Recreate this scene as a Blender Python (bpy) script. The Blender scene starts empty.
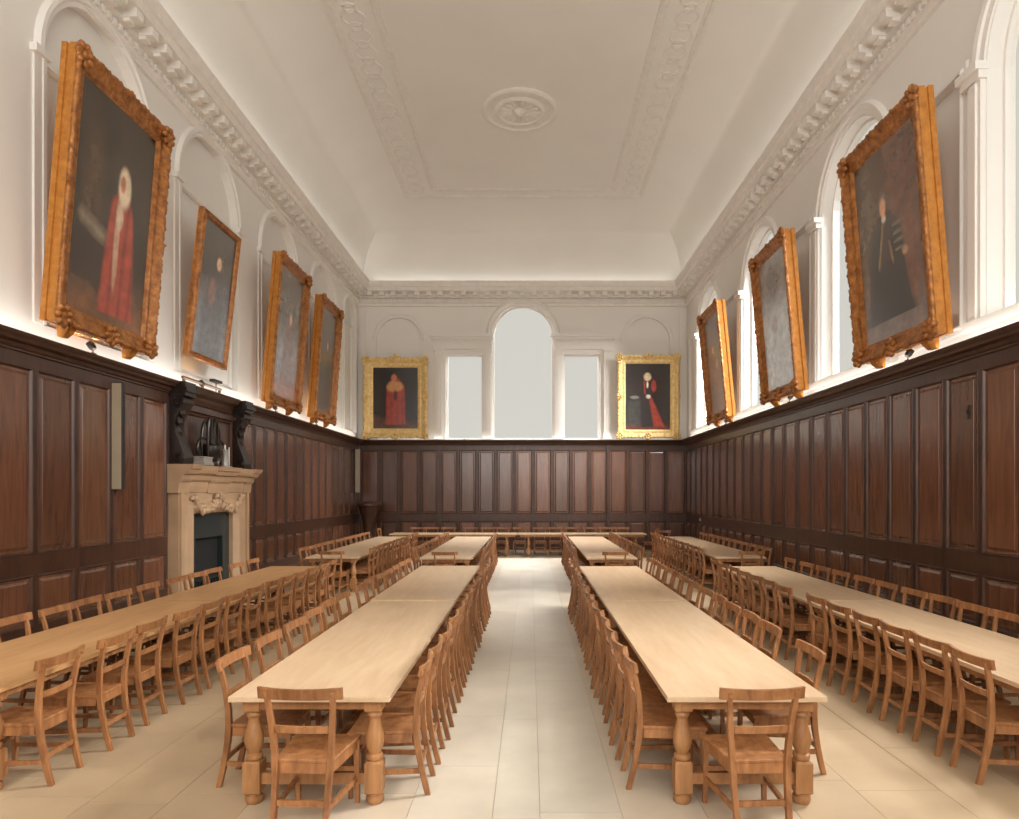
import bpy, bmesh, math, random
from math import sin, cos, pi, sqrt, radians
from mathutils import Vector, Matrix
from mathutils.geometry import tessellate_polygon
random.seed(11)
SC = bpy.context.scene
COL = SC.collection

# ------------------------------------------------------------------ basics
def lin(c):
    return tuple(((x/255.0)/12.92 if x/255.0 <= 0.04045 else ((x/255.0+0.055)/1.055)**2.4) for x in c)

class MB:
    """collects geometry that becomes one mesh object"""
    def __init__(s): s.v = []; s.f = []; s.c = []; s.cur = None
    def add(s, vs, fs):
        n = len(s.v); s.v += [tuple(p) for p in vs]
        s.f += [tuple(i+n for i in f) for f in fs]
        s.c += [s.cur]*len(fs)
    def box(s, x0, x1, y0, y1, z0, z1):
        if x0 > x1: x0, x1 = x1, x0
        if y0 > y1: y0, y1 = y1, y0
        if z0 > z1: z0, z1 = z1, z0
        vs = [(x0,y0,z0),(x1,y0,z0),(x1,y1,z0),(x0,y1,z0),(x0,y0,z1),(x1,y0,z1),(x1,y1,z1),(x0,y1,z1)]
        s.add(vs, [(0,3,2,1),(4,5,6,7),(0,1,5,4),(1,2,6,5),(2,3,7,6),(3,0,4,7)])
    def loft(s, rings, cap=True, closed=True):
        n = len(rings[0]); vs = [p for r in rings for p in r]; fs = []
        for i in range(len(rings)-1):
            for j in range(n if closed else n-1):
                a = i*n+j; b = i*n+(j+1) % n
                fs.append((a, b, b+n, a+n))
        if cap and closed:
            fs.append(tuple(range(n-1, -1, -1))); fs.append(tuple((len(rings)-1)*n+k for k in range(n)))
        s.add(vs, fs)
    def post(s, pts, w, d, taper=None):
        """square section through points (x,y,z) running mostly upward"""
        rings = []
        for k, p in enumerate(pts):
            t = 1 if taper is None else taper[k]
            a, b = w/2*t, d/2*t
            rings.append([(p[0]-a,p[1]-b,p[2]),(p[0]+a,p[1]-b,p[2]),(p[0]+a,p[1]+b,p[2]),(p[0]-a,p[1]+b,p[2])])
        s.loft(rings)
    def bar(s, p, q, w, h):
        """box between two points, w horizontal, h vertical"""
        p = Vector(p); q = Vector(q); d = (q-p).normalized()
        side = d.cross(Vector((0,0,1)))
        side = side.normalized() if side.length > 1e-4 else Vector((1,0,0))
        up = side.cross(d)
        r = lambda c: [c-side*w/2-up*h/2, c+side*w/2-up*h/2, c+side*w/2+up*h/2, c-side*w/2+up*h/2]
        s.loft([r(p), r(q)])
    def lathe(s, prof, cx=0, cy=0, n=16, z0=0):
        rings = [[(cx+r*cos(2*pi*k/n), cy+r*sin(2*pi*k/n), z0+z) for k in range(n)] for r, z in prof]
        s.loft(rings)
    def tube(s, pts, r, n=8, radii=None):
        pts = [Vector(p) for p in pts]; rings = []
        ref = Vector((0.13,0.97,0.2)).normalized()
        for i, p in enumerate(pts):
            d = (pts[min(i+1,len(pts)-1)]-pts[max(i-1,0)]).normalized()
            a = d.cross(ref).normalized(); b = d.cross(a)
            rr = radii[i] if radii else r
            rings.append([p+a*rr*cos(2*pi*k/n)+b*rr*sin(2*pi*k/n) for k in range(n)])
        s.loft(rings)
    def xform(s, M, start=0):
        for i in range(start, len(s.v)):
            s.v[i] = tuple(M @ Vector(s.v[i]))
    def build(s, name, mat, parent=None, smooth=False, bevel=0, recalc=True, sharp=35):
        me = bpy.data.meshes.new(name); me.from_pydata(s.v, [], s.f)
        if any(c is not None for c in s.c):
            at = me.color_attributes.new('tone', 'FLOAT_COLOR', 'CORNER')
            k = 0
            for p, c in zip(me.polygons, s.c):
                for _ in p.loop_indices:
                    cc = c or (1,1,1); at.data[k].color = (cc[0],cc[1],cc[2],1); k += 1
        me.materials.append(mat)
        if recalc or bevel:
            bm = bmesh.new(); bm.from_mesh(me)
            if recalc: bmesh.ops.recalc_face_normals(bm, faces=bm.faces)
            if bevel:
                es = [e for e in bm.edges if len(e.link_faces) == 2 and e.calc_face_angle(0) > 0.6]
                bmesh.ops.bevel(bm, geom=es, offset=bevel, segments=1, profile=0.6, affect='EDGES')
            bm.to_mesh(me); bm.free()
        if smooth:
            for p in me.polygons: p.use_smooth = True
            me.set_sharp_from_angle(angle=radians(sharp))
        o = bpy.data.objects.new(name, me); COL.objects.link(o)
        if parent is not None: o.parent = parent
        return o

def thing(name, label, cat, loc=(0,0,0), rz=0, group=None, tilt=0):
    o = bpy.data.objects.new(name, None); COL.objects.link(o)
    o.empty_display_size = 0.1
    o.location = loc; o.rotation_euler = (tilt, 0, rz)
    o['label'] = label; o['category'] = cat
    if group: o['group'] = group
    return o
def tag(o, label, cat, group=None):
    o['label'] = label; o['category'] = cat
    if group: o['group'] = group
    return o
def struct(o, label=None):
    o['kind'] = 'structure'
    if label: o['label'] = label
    return o

# ------------------------------------------------------------------ materials
def mat(name):
    m = bpy.data.materials.new(name); m.use_nodes = True
    nt = m.node_tree; b = nt.nodes['Principled BSDF']
    return m, nt, b
def N(nt, t, **kw):
    n = nt.nodes.new(t)
    for k, v in kw.items():
        if k in n.inputs: n.inputs[k].default_value = v
        else: setattr(n, k, v)
    return n
def ramp(nt, fac, stops):
    r = nt.nodes.new('ShaderNodeValToRGB')
    while len(r.color_ramp.elements) < len(stops): r.color_ramp.elements.new(0.5)
    for e, (p, c) in zip(r.color_ramp.elements, stops):
        e.position = p; e.color = (*c, 1)
    nt.links.new(fac, r.inputs[0]); return r
def wood(name, c_dark, c_light, rough=0.4, grain=(14,14,1.6), tone=0.25, spec=0.5, usetone=False, bump=0.06, coord='Object', coat=0):
    m, nt, b = mat(name); L = nt.links
    tc = N(nt, 'ShaderNodeTexCoord'); mp = N(nt, 'ShaderNodeMapping')
    mp.inputs['Scale'].default_value = grain
    L.new(tc.outputs[coord], mp.inputs['Vector'])
    oi = N(nt, 'ShaderNodeObjectInfo')
    add = N(nt, 'ShaderNodeVectorMath', operation='ADD')
    cmb = N(nt, 'ShaderNodeCombineXYZ')
    mul = N(nt, 'ShaderNodeMath', operation='MULTIPLY'); mul.inputs[1].default_value = 37
    L.new(oi.outputs['Random'], mul.inputs[0])
    for k in range(3): L.new(mul.outputs[0], cmb.inputs[k])
    L.new(mp.outputs[0], add.inputs[0]); L.new(cmb.outputs[0], add.inputs[1])
    n1 = N(nt, 'ShaderNodeTexNoise', Scale=1.6, Detail=6.0, Roughness=0.62, Distortion=0.5)
    L.new(add.outputs[0], n1.inputs['Vector'])
    r = ramp(nt, n1.outputs['Fac'], [(0.3, c_dark), (0.7, c_light)])
    hs = N(nt, 'ShaderNodeHueSaturation')
    mr = N(nt, 'ShaderNodeMapRange'); mr.inputs['To Min'].default_value = 1-tone; mr.inputs['To Max'].default_value = 1+tone*0.7
    L.new(oi.outputs['Random'], mr.inputs[0]); L.new(mr.outputs[0], hs.inputs['Value']); L.new(r.outputs[0], hs.inputs['Color'])
    out = hs.outputs[0]
    if usetone:
        va = N(nt, 'ShaderNodeAttribute', attribute_name='tone')
        mx = N(nt, 'ShaderNodeMix', data_type='RGBA', blend_type='MULTIPLY'); mx.inputs[0].default_value = 1
        L.new(out, mx.inputs[6]); L.new(va.outputs['Color'], mx.inputs[7]); out = mx.outputs[2]
    L.new(out, b.inputs['Base Color'])
    b.inputs['Roughness'].default_value = rough
    b.inputs['Specular IOR Level'].default_value = spec
    b.inputs['Coat Weight'].default_value = coat; b.inputs['Coat Roughness'].default_value = 0.2
    bp = N(nt, 'ShaderNodeBump'); bp.inputs['Strength'].default_value = bump; bp.inputs['Distance'].default_value = 0.01
    L.new(n1.outputs['Fac'], bp.inputs['Height']); L.new(bp.outputs[0], b.inputs['Normal'])
    return m
def plain(name, c, rough=0.6, metal=0, spec=0.5, var=0.06, scale=3, bump=0, bscale=20):
    m, nt, b = mat(name); L = nt.links
    tc = N(nt, 'ShaderNodeTexCoord')
    n1 = N(nt, 'ShaderNodeTexNoise', Scale=scale, Detail=4.0)
    L.new(tc.outputs['Object'], n1.inputs['Vector'])
    r = ramp(nt, n1.outputs['Fac'], [(0.3, tuple(x*(1-var) for x in c)), (0.7, tuple(min(1,x*(1+var)) for x in c))])
    L.new(r.outputs[0], b.inputs['Base Color'])
    b.inputs['Roughness'].default_value = rough; b.inputs['Metallic'].default_value = metal
    b.inputs['Specular IOR Level'].default_value = spec
    if bump:
        n2 = N(nt, 'ShaderNodeTexNoise', Scale=bscale, Detail=4.0); L.new(tc.outputs['Object'], n2.inputs['Vector'])
        bp = N(nt, 'ShaderNodeBump'); bp.inputs['Strength'].default_value = bump; bp.inputs['Distance'].default_value = 0.02
        L.new(n2.outputs['Fac'], bp.inputs['Height']); L.new(bp.outputs[0], b.inputs['Normal'])
    return m

M_chair = wood('chair oak', lin((120,74,42)), lin((178,124,78)), rough=0.42, grain=(9,9,2.2), tone=0.12, bump=0.05)
M_table = wood('table oak', lin((200,168,132)), lin((216,188,154)), rough=0.3, grain=(7,0.9,7), tone=0.05, bump=0.03)
M_tableh = wood('honey table oak', lin((184,136,88)), lin((206,162,112)), rough=0.32, grain=(7,0.9,7), tone=0.05, bump=0.03)
M_tleg = wood('table leg oak', lin((140,94,56)), lin((184,134,86)), rough=0.45, grain=(8,8,1.6), tone=0.05)
M_panel = wood('panelling oak', lin((84,52,37)), lin((114,73,51)), rough=0.27, grain=(9,9,0.8), tone=0.0, usetone=True, bump=0.03, spec=0.6, coat=0.5)
M_pframe = wood('panel frame oak', lin((54,34,25)), lin((84,54,39)), rough=0.33, grain=(7,7,1.2), tone=0.0, bump=0.06, spec=0.5)
M_carved = wood('dark carved oak', lin((20,12,9)), lin((44,26,18)), rough=0.4, grain=(9,9,3), tone=0.0)
M_plaster = plain('warm white plaster', (0.80,0.768,0.725), rough=0.7, var=0.015, scale=0.8)
M_ceil = plain('ceiling plaster', (0.81,0.785,0.735), rough=0.75, var=0.02, scale=0.6)
M_stucco = plain('stucco ornament', (0.78,0.74,0.69), rough=0.7, var=0.05, scale=6, bump=0.4, bscale=14)
M_stone = plain('mantel stone', lin((176,144,112)), rough=0.5, var=0.12, scale=2.5, bump=0.15, bscale=8)
M_slate = plain('dark slate', lin((40,50,50)), rough=0.25, var=0.1)
M_black = plain('firebox black', (0.006,0.006,0.006), rough=0.8)
M_bronze = plain('dark bronze', lin((44,36,30)), rough=0.35, metal=0.5, var=0.3, scale=12)
M_silver = plain('pewter', lin((170,168,160)), rough=0.35, metal=0.4)
M_beige = plain('beige grille', lin((158,142,118)), rough=0.6)
M_dark = plain('dark casing', lin((38,32,28)), rough=0.5)
M_white = plain('white plastic', lin((215,210,200)), rough=0.4)
M_lampmetal = plain('dark brass', lin((96,66,40)), rough=0.4, metal=0.6)

def gold_mat(name, c1, c2, rough, bump):
    m, nt, b = mat(name); L = nt.links
    tc = N(nt, 'ShaderNodeTexCoord')
    n1 = N(nt, 'ShaderNodeTexNoise', Scale=9.0, Detail=5.0, Roughness=0.7); L.new(tc.outputs['Object'], n1.inputs['Vector'])
    r = ramp(nt, n1.outputs['Fac'], [(0.32, c1), (0.66, c2)])
    L.new(r.outputs[0], b.inputs['Base Color'])
    b.inputs['Metallic'].default_value = 0.3; b.inputs['Roughness'].default_value = rough
    n2 = N(nt, 'ShaderNodeTexVoronoi', Scale=16.0); L.new(tc.outputs['Object'], n2.inputs['Vector'])
    bp = N(nt, 'ShaderNodeBump'); bp.inputs['Strength'].default_value = bump; bp.inputs['Distance'].default_value = 0.02
    L.new(n2.outputs['Distance'], bp.inputs['Height']); L.new(bp.outputs[0], b.inputs['Normal'])
    return m
M_gold = gold_mat('aged gilding', lin((112,66,32)), lin((194,128,66)), 0.42, 0.5)
M_goldflat = gold_mat('plain gilding', lin((170,106,40)), lin((204,138,62)), 0.4, 0.03)
M_goldpale = gold_mat('bright gilding', lin((212,172,104)), lin((244,216,154)), 0.45, 0.3)

def canvas_mat():
    m, nt, b = mat('varnished canvas'); L = nt.links
    va = N(nt, 'ShaderNodeAttribute', attribute_name='paint')
    tc = N(nt, 'ShaderNodeTexCoord')
    n1 = N(nt, 'ShaderNodeTexNoise', Scale=7.0, Detail=6.0); L.new(tc.outputs['Object'], n1.inputs['Vector'])
    r = ramp(nt, n1.outputs['Fac'], [(0.3, (0.7,0.7,0.7)), (0.7, (1.3,1.3,1.3))])
    mx = N(nt, 'ShaderNodeMix', data_type='RGBA', blend_type='MULTIPLY'); mx.inputs[0].default_value = 0.8
    L.new(va.outputs['Color'], mx.inputs[6]); L.new(r.outputs[0], mx.inputs[7])
    L.new(mx.outputs[2], b.inputs['Base Color'])
    b.inputs['Roughness'].default_value = 0.25; b.inputs['Coat Weight'].default_value = 0.8; b.inputs['Coat Roughness'].default_value = 0.22
    bp = N(nt, 'ShaderNodeBump'); bp.inputs['Strength'].default_value = 0.05; bp.inputs['Distance'].default_value = 0.01
    L.new(n1.outputs['Fac'], bp.inputs['Height']); L.new(bp.outputs[0], b.inputs['Normal'])
    return m
M_canvas = canvas_mat()

def floor_mat():
    m, nt, b = mat('stone flags'); L = nt.links
    va = N(nt, 'ShaderNodeAttribute', attribute_name='tone')
    tc = N(nt, 'ShaderNodeTexCoord')
    n1 = N(nt, 'ShaderNodeTexNoise', Scale=1.3, Detail=6.0, Roughness=0.6); L.new(tc.outputs['Object'], n1.inputs['Vector'])
    r = ramp(nt, n1.outputs['Fac'], [(0.3, (0.86,0.85,0.84)), (0.7, (1.08,1.08,1.08))])
    mx = N(nt, 'ShaderNodeMix', data_type='RGBA', blend_type='MULTIPLY'); mx.inputs[0].default_value = 1
    L.new(va.outputs['Color'], mx.inputs[6]); L.new(r.outputs[0], mx.inputs[7])
    L.new(mx.outputs[2], b.inputs['Base Color'])
    r2 = ramp(nt, n1.outputs['Fac'], [(0.3, (0.34,)*3), (0.7, (0.5,)*3)])
    L.new(r2.outputs[0], b.inputs['Roughness'])
    return m
M_floor = floor_mat()

def glass_mat():
    m, nt, b = mat('window glass'); L = nt.links
    out = nt.nodes['Material Output']; nt.nodes.remove(b)
    tr = N(nt, 'ShaderNodeBsdfTransparent'); tr.inputs[0].default_value = (0.99,0.99,0.985,1)
    gl = N(nt, 'ShaderNodeBsdfGlossy'); gl.inputs['Roughness'].default_value = 0.35
    mx = N(nt, 'ShaderNodeMixShader'); mx.inputs[0].default_value = 0.01
    L.new(tr.outputs[0], mx.inputs[1]); L.new(gl.outputs[0], mx.inputs[2])
    L.new(mx.outputs[0], out.inputs[0]); return m
M_glass = glass_mat()

# ------------------------------------------------------------------ room dimensions (metres, camera at x=0,y=0)
XL, XR, YB, YR = -6.37, 5.81, 25.2, -4.0
ZD, ZC, ZTOP = 4.05, 9.8, 11.9          # dado top, cornice top, ceiling
XM = (XL+XR)/2

class Face:
    """wall coordinate system: u along wall, v up, w into the room"""
    def __init__(s, kind): s.k = kind
    def __call__(s, u, v, w):
        if s.k == 'L': return (XL+w, u, v)
        if s.k == 'R': return (XR-w, u, v)
        if s.k == 'B': return (u, YB-w, v)
        return (u, YR+w, v)
    def box(s, mb, u0, u1, v0, v1, w0, w1):
        a = s(u0, v0, w0); b = s(u1, v1, w1)
        mb.box(a[0], b[0], a[1], b[1], a[2], b[2])
FL, FR, FB, FN = Face('L'), Face('R'), Face('B'), Face('N')

def arch_pts(c, r, v0, vs, n=20):
    p = [(c-r, v0), (c+r, v0), (c+r, vs)]
    for k in range(1, n): a = pi*k/n; p.append((c+r*cos(a), vs+r*sin(a)))
    p.append((c-r, vs)); return p
def wall_mesh(mb, F, outer, holes, depth=0.0):
    """flat wall with openings; reveals go back by the depth of each hole"""
    polys = [[Vector((u, v, 0)) for u, v in outer]] + [[Vector((u, v, 0)) for u, v in h] for h, d, b in holes]
    flat = [p for poly in polys for p in poly]
    tris = tessellate_polygon(polys)
    mb.add([F(p.x, p.y, 0) for p in flat], [tuple(t) for t in tris])
    for h, d, back in holes:
        n = len(h)
        mb.add([F(u, v, 0) for u, v in h]+[F(u, v, -d) for u, v in h],
               [(i, (i+1) % n, n+(i+1) % n, n+i) for i in range(n)])
        if back: mb.add([F(u, v, -d) for u, v in h], [tuple(range(n))])
def moulding(mb, F, path, prof, closed=False):
    """sweep a profile of (offset outward, height w) along a 2-D path on the wall"""
    n = len(path); rings = []
    for i in range(n):
        p = Vector(path[i])
        a = Vector(path[i-1]) if (i > 0 or closed) else None
        b = Vector(path[(i+1) % n]) if (i < n-1 or closed) else None
        d1 = (p-a).normalized() if a is not None else (b-p).normalized()
        d2 = (b-p).normalized() if b is not None else d1
        n1 = Vector((d1.y, -d1.x)); n2 = Vector((d2.y, -d2.x))
        m = (n1+n2); m = m/max(0.3, m.dot(n1)) if m.length > 1e-5 else n1
        rings.append([F(p.x+m.x*o, p.y+m.y*o, w) for o, w in prof])
    if closed: rings.append(rings[0])
    mb.loft(rings, cap=False, closed=False)

# ------------------------------------------------------------------ floor
def make_floor():
    mb = MB()
    edges = [-6.45,-5.9,-5.35,-4.8,-4.2,-3.6,-3.0,-2.45,-1.9,-1.35,-0.8,-0.245,0.065,0.6,1.15,1.75,2.3,2.9,3.5,4.1,4.65,5.2,5.9]
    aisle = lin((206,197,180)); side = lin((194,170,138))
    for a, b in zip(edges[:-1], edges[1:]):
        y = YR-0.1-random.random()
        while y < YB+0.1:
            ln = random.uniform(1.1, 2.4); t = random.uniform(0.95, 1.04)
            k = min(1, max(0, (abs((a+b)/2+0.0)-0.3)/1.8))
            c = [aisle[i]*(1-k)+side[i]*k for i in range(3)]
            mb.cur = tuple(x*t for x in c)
            g = 0.002
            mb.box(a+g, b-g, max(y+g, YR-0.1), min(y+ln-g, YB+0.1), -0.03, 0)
            y += ln
    mb.cur = lin((168,152,130)); mb.box(-6.5, 5.95, YR-0.1, YB+0.1, -0.06, -0.004)
    struct(mb.build('floor', M_floor, recalc=False))
make_floor()

# ------------------------------------------------------------------ walls
WIN_C = [2.5, 7.4, 12.3, 17.2, 22.1]; WR = 1.25; V0 = 4.32; VS = 7.5
def side_right():
    mb = MB()
    holes = [(arch_pts(c, WR, V0, VS), 0.35, False) for c in [-2.2]+WIN_C]
    for c in [4.95, 9.85, 14.75, 19.65, 24.45]:
        r = 0.72 if c < 24 else 0.42
        holes.append(([(c-r, 4.35), (c+r, 4.35), (c+r, 7.72), (c-r, 7.72)], 0.10, True))
    wall_mesh(mb, FR, [(YR, 0), (YB, 0), (YB, ZC), (YR, ZC)], holes)
    struct(mb.build('wall_right', M_plaster, recalc=False))
    t = MB()
    for c in [-2.2]+WIN_C:
        path = arch_pts(c, WR, V0, VS, 24)
        # archivolt from spring to spring and jamb strips
        arc = [(c+(WR)*cos(pi*k/24), VS+WR*sin(pi*k/24)) for k in range(25)]
        moulding(t, FR, arc, [(0.02,0),(0.02,0.03),(0.10,0.04),(0.12,0.07),(0.19,0.08),(0.22,0.05),(0.24,0.0)])
        for s in (-1, 1):
            FR.box(t, c+s*(WR+0.02), c+s*(WR+0.28), V0-0.1, VS-0.12, 0, 0.07)
            FR.box(t, c+s*(WR+0.08), c+s*(WR+0.22), V0-0.1, VS-0.14, 0.07, 0.10)
            FR.box(t, c+s*(WR-0.02), c+s*(WR+0.34), VS-0.12, VS-0.02, 0, 0.12)
            FR.box(t, c+s*(WR-0.04), c+s*(WR+0.38), VS-0.02, VS+0.08, 0, 0.17)
        FR.box(t, c-WR-0.31, c+WR+0.31, V0-0.13, V0, -0.3, 0.123)
    for c in [4.95, 9.85, 14.75, 19.65]:
        r = 0.72
        moulding(t, FR, [(c-r,4.35),(c-r,7.72),(c+r,7.72),(c+r,4.35)][::-1], [(0.0,0.0),(0.0,0.05),(0.03,0.06),(0.06,0.03),(0.11,0.03),(0.13,0.0)], closed=True)
    struct(t.build('trim_1', M_plaster, smooth=True), 'white window surrounds and panel mouldings on the right wall')
side_right()

BL = [4.95, 10.1, 13.55, 17.3, 20.9]
def side_left():
    mb = MB(); holes = []
    cs = [(2.6,1.2),(6.3,1.2),(10.1,1.2),(13.55,1.2),(17.3,1.2),(20.95,1.2),(24.0,0.75)]
    for c, r in cs:
        holes.append((arch_pts(c, r, 4.3, 7.85 if r > 1 else 8.2), 0.14, True))
    wall_mesh(mb, FL, [(YR, 0), (YB, 0), (YB, ZC), (YR, ZC)], holes)
    struct(mb.build('wall_left', M_plaster, recalc=False))
    t = MB()
    for c, r in cs:
        vs = 7.85 if r > 1 else 8.2
        arc = [(c+r*cos(pi*k/24), vs+r*sin(pi*k/24)) for k in range(25)]
        moulding(t, FL, arc, [(0.0,0),(0.0,0.03),(0.06,0.04),(0.08,0.07),(0.14,0.07),(0.17,0.03),(0.18,0.0)])
        for s in (-1, 1):
            FL.box(t, c+s*r, c+s*(r+0.06), 4.3, vs-0.1, 0, 0.05)
            FL.box(t, c+s*(r+0.06), c+s*(r+0.2), 4.3, vs-0.1, 0, 0.03)
            FL.box(t, c+s*(r-0.03), c+s*(r+0.24), vs-0.1, vs, 0, 0.09)
        # inner rectangular panel moulding inside the blind arch
        moulding(t, FL, [(c-r+0.12,4.4),(c-r+0.12,vs-0.1),(c+r-0.12,vs-0.1),(c+r-0.12,4.4)][::-1], [(0,-0.14),(0,-0.09),(0.04,-0.06),(0.08,-0.1),(0.1,-0.14)], closed=True)
    struct(t.build('trim_2', M_plaster, smooth=True), 'white blind arch mouldings on the left wall')
side_left()

CW = -0.26
def back_wall():
    mb = MB()
    holes = [(arch_pts(CW, 1.13, 4.1, 7.95), 0.35, False),
             ([(-3.12,4.1),(-1.76,4.1),(-1.76,7.25),(-3.12,7.25)], 0.35, False),
             ([(1.24,4.1),(2.6,4.1),(2.6,7.25),(1.24,7.25)], 0.35, False),
             (arch_pts(-4.85, 0.85, 4.2, 7.75), 0.10, True),
             (arch_pts(4.33, 0.85, 4.2, 7.75), 0.10, True)]
    wall_mesh(mb, FB, [(XL, 0), (XR, 0), (XR, ZC), (XL, ZC)], holes)
    struct(mb.build('wall_back', M_plaster, recalc=False))
    t = MB()
    arc = [(CW+1.13*cos(pi*k/28), 7.95+1.13*sin(pi*k/28)) for k in range(29)]
    moulding(t, FB, arc, [(0.0,0),(0.0,0.04),(0.08,0.05),(0.1,0.09),(0.18,0.1),(0.22,0.05),(0.24,0.0)])
    for c in (-4.85, 4.33):
        arc = [(c+0.85*cos(pi*k/20), 7.75+0.85*sin(pi*k/20)) for k in range(21)]
        moulding(t, FB, arc, [(0.0,0),(0.0,0.03),(0.08,0.05),(0.13,0.03),(0.14,0.0)])
    for s, (a, b) in ((-1, (-3.6, -1.39)), (1, (0.87, 3.08))):
        FB.box(t, a, b, 7.42, 7.58, 0, 0.10); FB.box(t, a+0.04, b-0.04, 7.58, 7.78, 0, 0.07)
        FB.box(t, a-0.06, b+0.02, 7.78, 7.86, 0, 0.16); FB.box(t, a-0.12, b+0.04, 7.86, 7.97, 0, 0.22)
        k = a-0.02
        while k < b:
            FB.box(t, k, k+0.07, 7.71, 7.78, 0.07, 0.13); k += 0.15
    for c in (-3.38, -1.57, 1.05, 2.86):
        FB.box(t, c-0.15, c+0.15, 4.1, 4.35, 0, 0.16)
        FB.box(t, c-0.12, c+0.12, 4.35, 7.2, 0, 0.11)
        FB.box(t, c-0.04, c+0.04, 4.45, 7.1, 0.11, 0.125)
        FB.box(t, c-0.14, c+0.14, 7.2, 7.28, 0, 0.14); FB.box(t, c-0.17, c+0.17, 7.34, 7.42, 0, 0.17)
        FB.box(t, c-0.12, c+0.12, 7.28, 7.34, 0, 0.12)
    for c in (-6.2, 5.64):
        FB.box(t, c-0.1, c+0.1, 4.1, 8.9, 0, 0.05)
    struct(t.build('trim_3', M_plaster, smooth=True), 'white pilasters, entablature and arches on the end wall')
back_wall()
def rear_wall():
    mb = MB()
    holes = [(arch_pts(c, 1.5, 3.2, 7.6), 0.4, False) for c in (-3.9, CW, 3.4)]  # windows added in the unseen wall to bring in light
    wall_mesh(mb, FN, [(XL, 0), (XR, 0), (XR, ZC), (XL, ZC)], holes)
    struct(mb.build('wall_front', M_plaster, recalc=False))
rear_wall()

# windows: frame, glass, glazing bars are hairline so the daylight burns them out
def window(idx, F, pts, label):
    g = MB(); n = len(pts)
    g.add([F(u, v, -0.26) for u, v in pts]+[F(u, v, -0.27) for u, v in pts],
          [tuple(range(n)), tuple(range(2*n-1, n-1, -1))]+[(i, (i+1) % n, n+(i+1) % n, n+i) for i in range(n)])
    w = struct(g.build('window_%d' % idx, M_glass, recalc=True), label)
    f = MB()
    moulding(f, F, pts[::-1], [(0.0,-0.33),(0.0,-0.2),(0.05,-0.2),(0.05,-0.33)], closed=True)
    f.build('window_frame', M_plaster, w)
    return w
k = 1
for c, pts, lb in ((0, arch_pts(CW,1.13,4.1,7.95), 'tall round-headed middle window of the end wall'),
                   (0, [(-3.12,4.1),(-1.76,4.1),(-1.76,7.25),(-3.12,7.25)], 'square-headed window left of the arched one'),
                   (0, [(1.24,4.1),(2.6,4.1),(2.6,7.25),(1.24,7.25)], 'square-headed window right of the arched one')):
    window(k, FB, pts, lb); k += 1
for c in [-2.2]+WIN_C:
    window(k, FR, arch_pts(c, WR, V0, VS), 'round-headed window high in the right wall'); k += 1
for c in (-3.9, CW, 3.4):
    window(k, FN, arch_pts(c, 1.5, 3.2, 7.6), 'added unseen round-headed window behind the camera'); k += 1

# ------------------------------------------------------------------ cornice, cove and ceiling
def rect_ring(i, h, ib=None):
    ib = i if ib is None else ib
    return [(XL+i, YR+ib, h), (XR-i, YR+ib, h), (XR-i, YB-ib, h), (XL+i, YB-ib, h)]
def cornice():
    mb = MB()
    prof = [(0,9.0),(0.05,9.02),(0.05,9.1),(0.09,9.14),(0.09,9.27),(0.2,9.3),(0.2,9.42),(0.44,9.47),(0.46,9.60),(0.5,9.62),(0.54,9.72),(0.56,9.8),(0.30,9.82),(0.0,9.82)]
    mb.loft([rect_ring(i, h) for i, h in prof], cap=False)
    def blocks(F, a, b):
        n = int((b-a)/0.42); st = (b-a)/n
        for q in range(n):
            u = a+(q+0.5)*st
            F.box(mb, u-0.09, u+0.09, 9.32, 9.455, 0.19, 0.42)
            F.box(mb, u-0.07, u+0.07, 9.27, 9.33, 0.19, 0.30)
        n = int((b-a)/0.14); st = (b-a)/n
        for q in range(n):
            u = a+(q+0.5)*st
            F.box(mb, u-0.04, u+0.04, 9.15, 9.25, 0.085, 0.13)
    blocks(FL, YR+0.3, YB-0.3); blocks(FR, YR+0.3, YB-0.3); blocks(FB, XL+0.3, XR-0.3)
    struct(mb.build('trim_4', M_stucco, recalc=False), 'modillion cornice running round the hall')
cornice()
RX0, RX1, RY1, RY0 = -4.1, 3.68, 22.5, YR+2.4
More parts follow.
